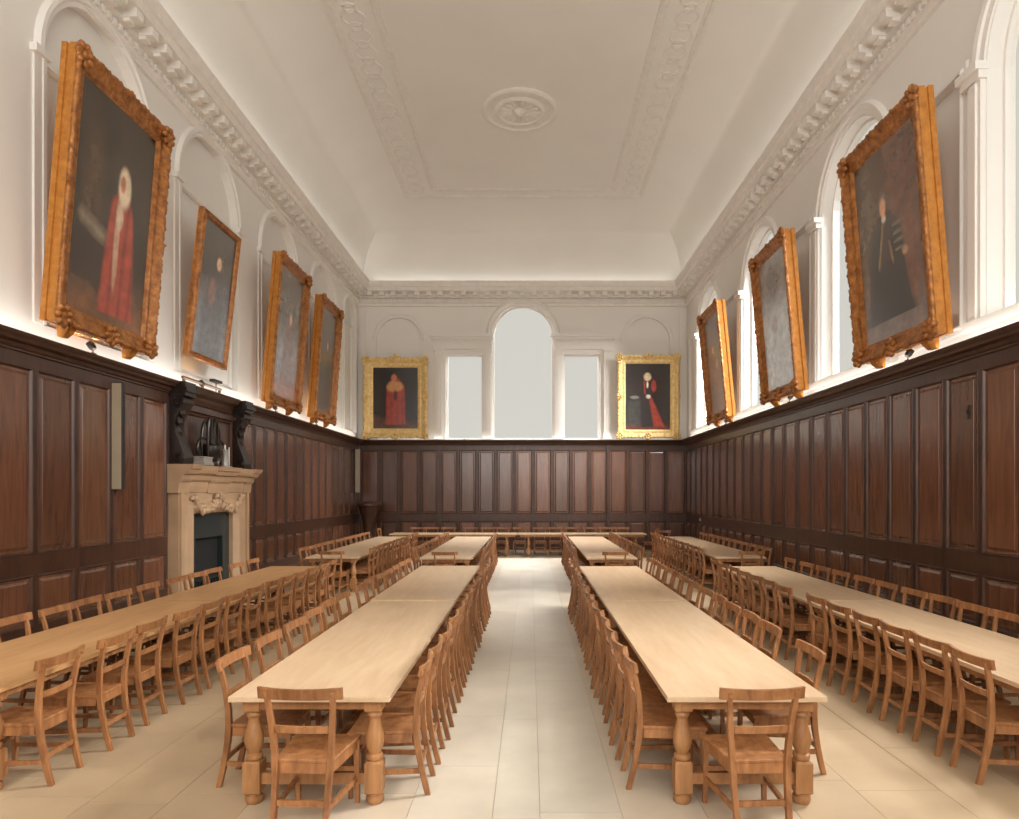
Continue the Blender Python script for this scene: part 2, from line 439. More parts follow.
def ceiling():
    mb = MB(); rings = []
    for q in range(15):
        a = pi/2*q/14
        i = 0.22+(RX0-XL-0.22)*(1-cos(a)); ir = 0.22+(XR-RX1-0.22)*(1-cos(a)); ib = 0.22+(YB-RY1-0.22)*(1-cos(a))
        h = 9.8+(ZTOP-9.8)*sin(a)
        rings.append([(XL+i, YR+ib, h), (XR-ir, YR+ib, h), (XR-ir, YB-ib, h), (XL+i, YB-ib, h)])
    mb.loft(rings, cap=False)
    for q in range(4):      # flat field
        pass
    z = ZTOP
    mb.add([rings[-1][0], rings[-1][1], rings[-1][2], rings[-1][3]], [(0,1,2,3)])
    struct(mb.build('ceiling', M_ceil, smooth=True, recalc=False, sharp=50))
    t = MB()
    def hring(x0, x1, y0, y1, prof):
        rs = [[(x0-o, y0-o, z-w), (x1+o, y0-o, z-w), (x1+o, y1+o, z-w), (x0-o, y1+o, z-w)] for o, w in prof]
        t.loft(rs, cap=False)
    hring(RX0, RX1, RY0, RY1, [(0.04,0),(0.04,0.03),(-0.04,0.04),(-0.07,0.02),(-0.1,0.02),(-0.13,0.0)])
    hring(RX0+1.0, RX1-1.0, RY0+0.6, RY1-0.55, [(0.1,0),(0.08,0.025),(0.0,0.035),(-0.04,0.02),(-0.06,0.02),(-0.08,0.0)])
    # guilloche band: flattened rings all along the band
    def ringlet(cx, cy, r):
        n = 14; rs = []
        for k in range(n):
            a = 2*pi*k/n; d = (cos(a), sin(a))
            rs.append([(cx+d[0]*(r+o), cy+d[1]*(r+o), z-h) for o, h in ((-0.03,0.0),(-0.015,0.012),(0.015,0.012),(0.03,0.0))])
        rs.append(rs[0]); t.loft(rs, cap=False, closed=False)
    y = RY0+0.5
    while y < RY1-0.4:
        for cx in (RX0+0.45, RX1-0.45):
            ringlet(cx, y, 0.24); ringlet(cx-0.0, y+0.28, 0.13)
        y += 0.56
    struct(t.build('trim_5', M_stucco, recalc=True), 'ornamented ribs framing the flat of the ceiling')
ceiling()
def rose():
    r = thing('ceiling_rose', 'round white plaster rose at the middle of the ceiling', 'ceiling rose', (-0.26, 17.4, ZTOP-0.0005))
    mb = MB()
    prof = [(0.98,0),(0.98,0.04),(0.93,0.075),(0.86,0.075),(0.82,0.045),(0.66,0.04),(0.62,0.075),(0.56,0.09),(0.52,0.05),(0.3,0.04),(0.2,0.04)]
    mb.loft([[(a*cos(2*pi*k/48), a*sin(2*pi*k/48), -h) for k in range(48)] for a, h in prof], cap=False)
    mb.loft([[(0.2*cos(2*pi*k/48), 0.2*sin(2*pi*k/48), -0.04) for k in range(48)],[(0.001*cos(2*pi*k/48), 0.001*sin(2*pi*k/48), -0.05) for k in range(48)]], cap=False)
    mb.build('moulding', M_stucco, r, smooth=True)
    lf = MB()
    for k in range(16):
        a = 2*pi*k/16; s = len(lf.v)
        lf.loft([[(x-w, y, -h0),(x, y, -h1),(x+w, y, -h0)] for x, y, w, h0, h1 in ((0,0.22,0.02,0.04,0.07),(0,0.34,0.055,0.04,0.085),(0,0.45,0.05,0.04,0.09),(0,0.51,0.01,0.04,0.07))], cap=False, closed=False)
        lf.xform(Matrix.Rotation(a, 4, 'Z'), s)
    lf.build('leaves', M_stucco, r)
    bs = MB(); bs.lathe([(0.001,-0.16),(0.05,-0.15),(0.09,-0.11),(0.13,-0.07),(0.16,-0.04)], n=20)
    bs.build('boss', M_bronze if False else M_stucco, r, smooth=True)
rose()

# ------------------------------------------------------------------ oak panelling
FP = (11.86, 14.86)       # fireplace span on the left wall
def panelling(F, idx, spans, label, breaks=()):
    """spans: list of (u0,u1,n panels)"""
    fr = MB(); pn = MB()
    VBOT, VLO, VM0, VM1, VT = 0.28, 0.42, 1.04, 1.34, 3.66
    for u0, u1, n in spans:
        F.box(fr, u0, u1, 0.0, 3.86, 0, 0.03)
        F.box(fr, u0, u1, 0.20, VLO, 0.03, 0.06); F.box(fr, u0, u1, VM0, VM1, 0.03, 0.06); F.box(fr, u0, u1, VT, 3.86, 0.03, 0.06)
        st = (u1-u0)/n; sw = 0.055
        for q in range(n+1):
            a = max(u0, u0+q*st-sw); b = min(u1, u0+q*st+sw)
            F.box(fr, a, b, VLO, VM0, 0.03, 0.0595); F.box(fr, a, b, VM1, VT, 0.03, 0.0595)
        for q in range(n):
            a, b = u0+q*st+sw, u0+(q+1)*st-sw
            for v0, v1 in ((VLO, VM0), (VM1, VT)):
                for mbx, prof in ((fr, [(-0.016,0.0595),(-0.014,0.066),(-0.004,0.069),(0.006,0.058),(0.012,0.046),(0.020,0.036)]),):
                    rr = [[F(a+o, v0+o, w), F(b-o, v0+o, w), F(b-o, v1-o, w), F(a+o, v1-o, w)] for o, w in prof]
                    mbx.loft(rr, cap=False)
                t = random.uniform(0.72, 1.35); pn.cur = (t*random.uniform(0.97,1.06), t, t*random.uniform(0.9,1.02))
                prof = [(0.018,0.036),(0.05,0.036),(0.085,0.05),(0.087,0.053)]
                rr = [[F(a+o, v0+o, w), F(b-o, v0+o, w), F(b-o, v1-o, w), F(a+o, v1-o, w)] for o, w in prof]
                pn.loft(rr, cap=False); o, w = prof[-1]
                pn.add([F(a+o, v0+o, w), F(b-o, v0+o, w), F(b-o, v1-o, w), F(a+o, v1-o, w)], [(0,1,2,3)])
        # entablature of the dado
        prof = [(3.84,0.06),(3.85,0.09),(3.87,0.09),(3.89,0.12),(3.93,0.13),(3.95,0.20),(3.98,0.22),(4.01,0.255),(4.05,0.265),(4.055,0.24),(4.06,0.0)]
        fr.loft([[F(u0, v, w) for v, w in prof],[F(u1, v, w) for v, w in prof]], cap=False, closed=False)
    for a, b, o in breaks:   # the entablature breaks forward over the overmantel
        prof = [(3.76,0.06),(3.76,0.06+o),(3.85,0.09+o),(3.89,0.12+o),(3.95,0.20+o),(4.01,0.255+o),(4.05,0.265+o),(4.065,0.24+o),(4.066,0.0)]
        fr.loft([[F(a, v, w) for v, w in prof],[F(b, v, w) for v, w in prof]], cap=True, closed=True)
    w = struct(fr.build('trim_%d' % idx, M_pframe), label)
    pn.build('panels', M_panel, w)
    bb = MB()
    for u0, u1, n in spans:
        F.box(bb, u0, u1, 0, 0.18, 0.03, 0.085); F.box(bb, u0, u1, 0.18, 0.21, 0.03, 0.075)
    return bb
bbL = panelling(FL, 6, [(YR, FP[0]-0.02, 20), (FP[1]+0.02, YB-0.09, 15)], 'dark oak panelling of the left wall with moulded cap', breaks=[(12.45, 14.3, 0.03)])
struct(bbL.build('baseboard_left', M_pframe))
bbR = panelling(FR, 7, [(YR, YB-0.09, 39)], 'dark oak panelling of the right wall with moulded cap')
struct(bbR.build('baseboard_right', M_pframe))
bbB = panelling(FB, 8, [(XL+0.06, -3.35, 4), (-3.35, 2.9, 9), (2.9, XR-0.06, 4)], 'dark oak panelling of the end wall below the windows')
struct(bbB.build('baseboard_back', M_pframe))
mbx = MB()
for c in (-3.35, 2.9): FB.box(mbx, c-0.06, c+0.06, 0.2, 3.86, 0.05, 0.10)
struct(mbx.build('trim_9', M_pframe), 'narrow pilaster strips on the end wall panelling')

# ------------------------------------------------------------------ chairs
def curved_board(mb, half, z0, z1, yc, bow, th, lean=0.0, ends=0.0, n=10):
    """board across x, bowed toward -y in the middle"""
    rings = []
    for k in range(n+1):
        x = -half+2*half*k/n; t = x/half
        y = yc-bow*(1-t*t)
        zz0 = z0; zz1 = z1+ends*t*t
        rings.append([(x, y-th/2, zz0), (x, y+th/2, zz0), (x, y+th/2-lean, zz1), (x, y-th/2-lean, zz1)])
    mb.loft(rings)
H = 0.913
def make_chair():
    t = thing('dining_chair', 'oak dining chair', 'chair')
    s = MB()
    # seat: slightly dished plank wider at the front, rails below
    def plan(i, z): return [(-0.185+i,-0.23+i,z),(0.185-i,-0.23+i,z),(0.225-i,0.225-i,z),(-0.225+i,0.225-i,z)]
    s.loft([plan(0.004,0.432), plan(0,0.438), plan(0,0.452), plan(0.006,0.458)], cap=False)
    g = 10; vs = []; fs = []
    for a in range(g+1):
        for b in range(g+1):
            y = -0.224+0.443*a/g; hw = (0.185+0.04*(a/g))-0.006
            x = -hw+2*hw*b/g; u = 2*b/g-1; v = 2*a/g-1
            vs.append((x, y, 0.458-0.010*max(0, 1-u*u)*max(0, 1-v*v)))
    for a in range(g):
        for b in range(g):
            q = a*(g+1)+b; fs.append((q, q+1, q+g+2, q+g+1))
    s.add(vs, fs); s.add(plan(0.004,0.432), [(3,2,1,0)])
    s.bar((-0.16,-0.218,0.402), (0.16,-0.218,0.402), 0.022, 0.062)
    s.bar((-0.19,0.195,0.402), (0.19,0.195,0.402), 0.022, 0.062)
    for q in (-1, 1): s.bar((q*0.168,-0.21,0.402), (q*0.202,0.19,0.402), 0.022, 0.062)
    s.build('seat', M_chair, t, smooth=True, recalc=True)
    c = MB(); curved_board(c, 0.262, H-0.066, H, -0.272, 0.035, 0.024, lean=0.012, ends=0.006, n=12)
    for q in (-1, 1): c.box(q*0.2-0.009, q*0.2+0.009, -0.312, -0.300, H-0.05, H-0.032)
    c.build('top_rail', M_chair, t, smooth=True, bevel=0)
    m = MB(); curved_board(m, 0.186, 0.63, 0.675, -0.242, 0.02, 0.018, lean=0.006, n=8)
    m.build('back_rail', M_chair, t, smooth=True)
    for q in (-1, 1):
        b = MB(); b.post([(q*0.160,-0.318,0),(q*0.161,-0.296,0.09),(q*0.164,-0.272,0.2),(q*0.168,-0.250,0.33),(q*0.173,-0.240,0.44),(q*0.180,-0.240,0.56),(q*0.190,-0.251,0.68),(q*0.200,-0.274,0.80),(q*0.207,-0.296,H-0.02)], 0.034, 0.040, [0.95,1,1,1.05,1.08,1,0.95,0.9,0.8])
        b.build('leg', M_chair, t, smooth=True, bevel=0.003)
        f = MB(); f.post([(q*0.205,0.205,0),(q*0.203,0.2,0.2),(q*0.2,0.195,0.432)], 0.036, 0.036, [0.82,0.95,1.05])
        f.build('leg', M_chair, t, bevel=0.003)
        sd = MB(); sd.bar((q*0.164,-0.275,0.17), (q*0.203,0.2,0.17), 0.018, 0.034); sd.build('stretcher', M_chair, t)
    r = MB(); r.bar((-0.164,-0.268,0.205), (0.164,-0.268,0.205), 0.018, 0.036); r.build('stretcher', M_chair, t)
    r = MB(); r.bar((-0.2,0.2,0.235), (0.2,0.2,0.235), 0.018, 0.034); r.build('stretcher', M_chair, t)
    return t
CH0 = make_chair(); CH_USED = [False]
def copy_thing(root):
    r = root.copy(); COL.objects.link(r)
    for ch in root.children:
        c = ch.copy(); COL.objects.link(c); c.parent = r
        for g in ch.children:
            d = g.copy(); COL.objects.link(d); d.parent = c
    return r
def chair(x, y, rz, label, group):
    if CH_USED[0]: o = copy_thing(CH0)
    else: o = CH0; CH_USED[0] = True
    o.location = (x, y, 0); o.rotation_euler = (0, 0, rz)
    o['label'] = label; o['group'] = group; o['category'] = 'chair'
    return o

# ------------------------------------------------------------------ tables
def table(x0, x1, y0, y1, label, group, top=M_table, h=0.75, rot=False):
    cx, cy = (x0+x1)/2, (y0+y1)/2; hw, hl = (x1-x0)/2, (y1-y0)/2
    if rot: hw, hl = hl, hw
    t = thing('refectory_table', label, 'table', (cx, cy, 0), pi/2 if rot else 0, group)
    a = MB(); g = 0.0006; nb = 4
    a.box(-hw, hw, -hl, hl, h-0.036, h)
    a.build('tabletop', top, t, bevel=0.002)
    ap = MB(); i = 0.075; z0, z1 = h-0.105, h-0.036
    ap.box(-hw+i, hw-i, -hl+i, -hl+i+0.03, z0, z1); ap.box(-hw+i, hw-i, hl-i-0.03, hl-i, z0, z1)
    ap.box(-hw+i+0.004, -hw+i+0.03, -hl+i+0.03, hl-i-0.03, z0+0.001, z1); ap.box(hw-i-0.03, hw-i-0.004, -hl+i+0.03, hl-i-0.03, z0+0.001, z1)
    ap.build('apron', M_tleg, t)
    lx, ly = hw-0.125, hl-0.125 if not rot else hl-0.35
    prof = [(0.050,0.0),(0.058,0.012),(0.062,0.03),(0.058,0.05),(0.047,0.058),(0.045,0.066)]
    prof2 = [(0.045,0.29),(0.054,0.30),(0.057,0.315),(0.054,0.33),(0.040,0.337),(0.043,0.35),(0.055,0.375),(0.063,0.41),(0.064,0.44),(0.058,0.475),(0.046,0.515),(0.038,0.55),(0.036,0.575),(0.043,0.585),(0.05,0.60),(0.044,0.614),(0.046,0.622)]
    for sx in (-1, 1):
        for sy in (-1, 1):
            l = MB(); l.lathe(prof, sx*lx, sy*ly, 18); l.lathe(prof2, sx*lx, sy*ly, 18)
            b = 0.058
            for za, zb in ((0.066, 0.29), (0.622, h-0.036)):
                l.loft([[(sx*lx-bb, sy*ly-bb, z), (sx*lx+bb, sy*ly-bb, z), (sx*lx+bb, sy*ly+bb, z), (sx*lx-bb, sy*ly+bb, z)] for bb, z in ((b-0.012,za),(b,za+0.012),(b,zb-0.012),(b-0.012 if zb < 0.5 else b,zb))])
            l.build('leg', M_tleg, t, smooth=True)
    for sy in (-1, 1):
        s = MB(); s.box(-lx, lx, sy*ly-0.025, sy*ly+0.025, 0.13, 0.205); s.build('stretcher', M_tleg, t)
    s = MB(); s.box(-0.035, 0.035, -ly, ly, 0.14, 0.2); s.build('stretcher', M_tleg, t)
    return t

ORD = ['first','second','third','fourth','fifth','sixth','seventh','eighth','ninth','tenth','eleventh','twelfth','thirteenth','fourteenth']
OL, IL, IR, OR_ = (-4.77,-3.67), (-2.0,-0.93), (0.91,1.97), (3.46,4.52)
GT = 'long refectory tables'
WHERE = {'OL': 'by the fireplace wall', 'IL': 'left of the aisle', 'IR': 'right of the aisle', 'OR': 'by the right wall'}
FAREDGE = {'OL': (-4.72,-3.62), 'IL': (-2.3,-1.2), 'IR': (1.18,2.24), 'OR': (3.9,4.97)}
for key, (a, b) in (('OL', OL), ('IL', IL), ('IR', IR), ('OR', OR_)):
    y0 = 4.68 if key[0] == 'O' else 4.5
    tm = M_tableh if key == 'OL' else M_table
    table(a, b, y0, 8.5, 'nearest long pale oak refectory table '+WHERE[key], GT, tm)
    table(a, b, 8.512, 12.52, 'second long pale oak refectory table from the front '+WHERE[key], GT, tm, h=0.762 if key == 'IL' else 0.753)
    a, b = FAREDGE[key]
    table(a, b, 14.15 if key[0] == 'I' else 14.3, 21.1, 'far long pale oak refectory table '+WHERE[key]+', beyond the gap', GT)
ROWS = {
 ('OL', 1): ([5.03,5.69,6.3,6.92,7.47,8.06], [8.65,9.3,9.8,10.3,10.85,11.45,12.02]),
 ('OL',-1): ([6.5,7.1,7.67,8.17], [8.88,9.56,10.1,10.65,11.4,12.15]),
 ('IL', 1): ([4.88,5.42,5.94,6.66,7.18,7.70,8.22], [8.85,9.4,9.95,10.5,11.05,11.6,12.15]),
 ('IL',-1): ([5.02,5.64,6.28,6.88,7.44,8.0], [8.75,9.32,9.9,10.45,11.0,11.6,12.15]),
 ('IR', 1): ([5.25,6.12,6.68,7.22,7.76,8.3], [8.9,9.5,10.05,10.6,11.15,11.7,12.25]),
 ('IR',-1): ([4.98,5.52,6.06,6.6,7.14,7.68,8.22], [8.85,9.4,9.95,10.5,11.05,11.6,12.15]),
 ('OR',-1): ([5.05,5.59,6.10,6.66,7.24,7.82], [8.72,9.32,9.86,10.4,10.95,11.5,12.05]),
 ('OR', 1): ([6.68,7.22,7.78,8.32], [8.98,9.58,10.27,10.9,11.5,12.3]),
}
EDGE = {'OL': OL, 'IL': IL, 'IR': IR, 'OR': OR_}
rnd = random.Random(5)
def row_side(key, s):
    inner = (key[1] == 'L' and s > 0) or (key[1] == 'R' and s < 0)
    if key[0] == 'I': return 'aisle side' if inner else 'outer side'
    return 'inner side' if inner else 'wall side'
for (key, s), (n1, n2) in ROWS.items():
    e = EDGE[key][1] if s > 0 else EDGE[key][0]
    far = [14.75+0.52*k for k in range(12)]
    sd = row_side(key, s)
    for grp, ys in (('nearest table', n1), ('second table', n2), ('far table', far)):
        g = 'chairs on the %s of the %s %s' % (sd, grp, WHERE[key])
        for k, y in enumerate(ys):
            lab = '%s oak chair from the front, %s, %s %s' % (ORD[k], sd, grp, WHERE[key])
            if grp == 'far table': e = FAREDGE[key][1] if s > 0 else FAREDGE[key][0]
            out = e+s*(-0.10)+s*rnd.uniform(-0.015, 0.03)
            rz = pi/2 if s > 0 else -pi/2
            chair(out, y+rnd.uniform(-0.008, 0.008), rz+radians(rnd.uniform(-2.2, 2.2)), lab, g)
# end chairs
chair(-1.385, 4.42, radians(-3), 'oak chair seen from behind at the near end, table left of the aisle', 'chairs at table ends')
chair(1.40, 4.42, radians(3), 'oak chair seen from behind at the near end, table right of the aisle', 'chairs at table ends')
chair(-1.72, 13.98, 0, 'oak chair at the near end of the far table left of the aisle', 'chairs at table ends')
chair(1.72, 13.98, 0, 'oak chair at the near end of the far table right of the aisle', 'chairs at table ends')
chair(-4.05, 14.13, 0.02, 'oak chair at the near end of the far table by the fireplace wall', 'chairs at table ends')
chair(4.52, 14.13, 0, 'oak chair at the near end of the far table by the right wall', 'chairs at table ends')
chair(4.2, 21.25, pi, 'oak chair at the back end of the far table by the right wall', 'chairs at table ends')
# high table across the end
table(-4.64, -0.42, 22.4, 23.25, 'left oak table placed crosswise below the end wall', GT, rot=True)
table(-0.40, 3.85, 22.4, 23.25, 'right oak table placed crosswise below the end wall', GT, rot=True)
for k, px in enumerate([418,432,449,471,488,503,520,539.7,555,572,590,606,622]):
    chair((px-530)/28.8+rnd.uniform(-.01,.01), 23.33, pi+radians(rnd.uniform(-1.5,1.5)), '%s oak chair from the left behind the crosswise tables, facing the hall' % ORD[k], 'chairs behind the crosswise tables')
chair(-4.78, 22.8, -pi/2, 'oak chair at the left end of the crosswise tables', 'chairs at the ends of the crosswise tables')
chair(3.99, 22.8, pi/2, 'oak chair at the right end of the crosswise tables', 'chairs at the ends of the crosswise tables')

# ------------------------------------------------------------------ paintings
def mixc(a, b, t): t = max(0, min(1, t)); return tuple(a[i]*(1-t)+b[i]*t for i in range(3))
def soft(d, w): return max(0, min(1, 0.5-d/w))
def ell(u, v, cu, cv, ru, rv): return sqrt(((u-cu)/ru)**2+((v-cv)/rv)**2)-1
def nse(u, v, s=0): return 0.5+0.25*(sin(u*11+s)+sin(v*9+2*s+u*5))*cos(u*7-v*6+s)
def robe(u, v, cx, top, bot, wt, wb):
    """signed distance-like value of a robed body widening downward (v down)"""
    if v < top-0.03 or v > bot+0.03: return 1
    t = max(0.0, (v-top)/(bot-top)); w = wt+(wb-wt)*t**0.8
    if t < 0.12: w *= sqrt(max(0.02, t/0.12))*0.6+0.4
    return abs(u-cx)-w
def paint(kind, u, v):
    """u right 0..1, v down 0..1 -> linear rgb of an invented portrait, varnish glare painted into some"""
    C = lin
    if kind == 'L1':
        c = mixc(C((62,46,34)), C((34,28,22)), nse(u,v,1)); c = mixc(c, C((120,72,34)), soft(v-0.9+0.05*sin(u*9), -0.25)*0.8)
        c = mixc(c, C((96,70,46)), soft(ell(u,v,0.22,0.45,0.12,0.3), 0.8)*0.4)
        c = mixc(c, C((50,36,28)), soft(max(abs(u-0.22)-0.27, abs(v-0.72)-0.13), 0.06))
        c = mixc(c, C((128,114,92)), soft(abs(v-(0.56+0.16*u))-0.028, 0.05)*soft(abs(u-0.25)-0.17, 0.08)*0.8)
        d = robe(u,v,0.60,0.38,0.93,0.13,0.23); c = mixc(c, C((150,58,40)), soft(d,0.04))
        c = mixc(c, C((96,32,22)), soft(d,0.04)*max(0,sin(u*46+v*4))*0.6)
        c = mixc(c, C((188,164,134)), soft(ell(u,v,0.55,0.62,0.035,0.22),0.4)*0.6)
        c = mixc(c, C((206,186,158)), soft(ell(u,v,0.61,0.345,0.085,0.095),0.35))
        c = mixc(c, C((196,176,150)), soft(ell(u,v,0.57,0.49,0.045,0.06),0.5)*0.8)
        c = mixc(c, C((170,112,82)), soft(ell(u,v,0.585,0.33,0.035,0.04),0.4)); return c
    if kind == 'L2':
        c = mixc(C((70,60,52)), C((48,42,38)), nse(u,v,3)); c = mixc(c, C((112,116,124)), soft(0.62-v,0.5)*0.75)  # blue-grey varnish glare painted over the lower part
        c = mixc(c, C((60,50,48)), soft(robe(u,v,0.5,0.35,1.0,0.22,0.38),0.15)*0.5)
        c = mixc(c, C((130,84,72)), soft(ell(u,v,0.42,0.5,0.1,0.1),0.5)*0.6)
        return mixc(c, C((186,150,120)), soft(ell(u,v,0.55,0.27,0.07,0.05),0.4))
    if kind == 'L3':
        c = mixc(C((96,86,72)), C((62,52,46)), nse(u,v,2)); c = mixc(c, C((132,132,138)), soft(0.5-v,0.4)*0.8)  # grey glare off the varnish painted into the lower half
        c = mixc(c, C((150,84,60)), soft(0.86-v,0.12)*0.7)
        c = mixc(c, C((110,72,64)), soft(robe(u,v,0.55,0.38,0.88,0.14,0.3),0.15)*0.6)
        return mixc(c, C((176,130,104)), soft(ell(u,v,0.56,0.36,0.055,0.05),0.4))
    if kind == 'L4':
        c = mixc(C((78,60,44)), C((44,34,26)), nse(u,v,4)); c = mixc(c, C((112,74,40)), soft(0.82-v,0.2)*0.7)
        c = mixc(c, C((38,34,28)), soft(robe(u,v,0.5,0.4,0.92,0.16,0.28),0.1))
        c = mixc(c, C((120,100,50)), soft(ell(u,v,0.42,0.5,0.07,0.09),0.5)*0.6)
        return mixc(c, C((190,150,118)), soft(ell(u,v,0.52,0.34,0.055,0.05),0.4))
    if kind == 'B1':
        c = mixc(C((36,28,24)), C((24,20,18)), nse(u,v,5)); c = mixc(c, C((84,50,36)), soft(0.9-v-0.1*(1-u),0.12)*0.7)
        d = robe(u,v,0.5,0.22,0.9,0.19,0.22); c = mixc(c, C((140,52,40)), soft(d,0.04))
        c = mixc(c, C((110,34,24)), soft(d,0.04)*max(0,sin(u*50))*0.5)
        c = mixc(c, C((170,120,74)), soft(ell(u,v,0.47,0.31,0.2,0.09),0.35)*soft(d,0.05))
        c = mixc(c, C((70,24,18)), soft(ell(u,v,0.5,0.46,0.045,0.08),0.4))
        return mixc(c, C((176,104,68)), soft(ell(u,v,0.47,0.17,0.065,0.06),0.4))
    if kind == 'B2':
        c = mixc(C((44,32,26)), C((28,22,20)), nse(u,v,6)); c = mixc(c, C((104,38,24)), soft(0.93-v,0.08)*0.7)
        c = mixc(c, C((60,66,62)), soft(max(abs(u-0.2)-0.14, abs(v-0.75)-0.2),0.06)*0.5)
        c = mixc(c, C((150,152,144)), soft(ell(u,v,0.2,0.51,0.1,0.025),0.5)*0.5)
        d = robe(u,v,0.52,0.24,0.93,0.14,0.17); c = mixc(c, C((30,24,24)), soft(d,0.04))
        c = mixc(c, C((140,50,40)), soft(abs(u-0.40-0.08*v)-0.02,0.03)*soft(abs(v-0.36)-0.1,0.05)); c = mixc(c, C((146,54,44)), soft(ell(u,v,0.63,0.34,0.06,0.09),0.4))
        c = mixc(c, C((146,54,38)), soft(max(abs(u-0.55-(v-0.5)*0.45)-0.03-(v-0.5)*0.2, 0.52-v, v-0.96),0.05))
        c = mixc(c, C((200,190,170)), soft(ell(u,v,0.51,0.5,0.05,0.03),0.5)); c = mixc(c, C((210,200,180)), soft(ell(u,v,0.49,0.32,0.02,0.05),0.5))
        return mixc(c, C((208,186,150)), soft(ell(u,v,0.49,0.20,0.08,0.06),0.4))
    if kind == 'R1':
        c = mixc(C((98,78,58)), C((60,46,36)), nse(u,v,7)); c = mixc(c, C((96,54,42)), soft(ell(u,v,0.72,0.25,0.3,0.35),1.2)*0.7)
        c = mixc(c, C((128,112,110)), soft(0.84-v,0.3)*0.7)  # pale varnish glare painted across the foot of the canvas
        c = mixc(c, C((34,30,28)), soft(robe(u,v,0.46,0.38,0.88,0.18,0.38),0.1))
        c = mixc(c, C((116,70,50)), soft(ell(u,v,0.85,0.62,0.12,0.25),0.5)*0.6)
        c = mixc(c, C((124,94,60)), soft(abs(u-0.43+0.5*(v-0.40))-0.018,0.03)*soft(abs(v-0.50)-0.12,0.05))
        c = mixc(c, C((124,94,60)), soft(abs(u-0.46-0.4*(v-0.40))-0.018,0.03)*soft(abs(v-0.50)-0.12,0.05))
        c = mixc(c, C((60,34,28)), soft(robe(u,v,0.47,0.40,0.62,0.03,0.05),0.05))
        for q in range(4): c = mixc(c, C((120,104,84)), soft(ell(u,v,0.63+0.01*q,0.44+0.045*q,0.075,0.010),0.8)*0.5)
        c = mixc(c, C((168,128,96)), soft(ell(u,v,0.74,0.60,0.045,0.022),0.5)*0.8)
        c = mixc(c, C((188,178,166)), soft(ell(u,v,0.45,0.375,0.035,0.02),0.5))
        c = mixc(c, C((110,96,84)), soft(ell(u,v,0.45,0.29,0.062,0.052),0.4))
        return mixc(c, C((196,144,110)), soft(ell(u,v,0.445,0.315,0.045,0.05),0.4))
    if kind == 'R2':
        c = mixc(C((92,78,68)), C((110,102,96)), nse(u,v,8)); c = mixc(c, C((168,172,178)), soft(0.36-v,0.3)*0.85)  # bluish window glare painted into most of the canvas
        c = mixc(c, C((74,56,48)), soft(ell(u,v,0.5,0.2,0.3,0.14),0.8)*0.6)
        c = mixc(c, C((110,90,86)), soft(ell(u,v,0.45,0.52,0.1,0.06),0.5)*0.8)
        return mixc(c, C((150,150,154)), soft(robe(u,v,0.5,0.42,0.96,0.15,0.3),0.15)*0.4)
    c = mixc(C((108,76,56)), C((66,46,36)), nse(u,v,9))
    c = mixc(c, C((124,54,38)), soft(robe(u,v,0.45,0.36,0.95,0.2,0.36),0.12)); c = mixc(c, C((60,36,30)), soft(ell(u,v,0.3,0.8,0.18,0.15),0.6)*0.8)
    c = mixc(c, C((150,124,104)), soft(ell(u,v,0.62,0.5,0.06,0.05),0.5))
    return mixc(c, C((206,150,110)), soft(ell(u,v,0.45,0.34,0.07,0.05),0.4))

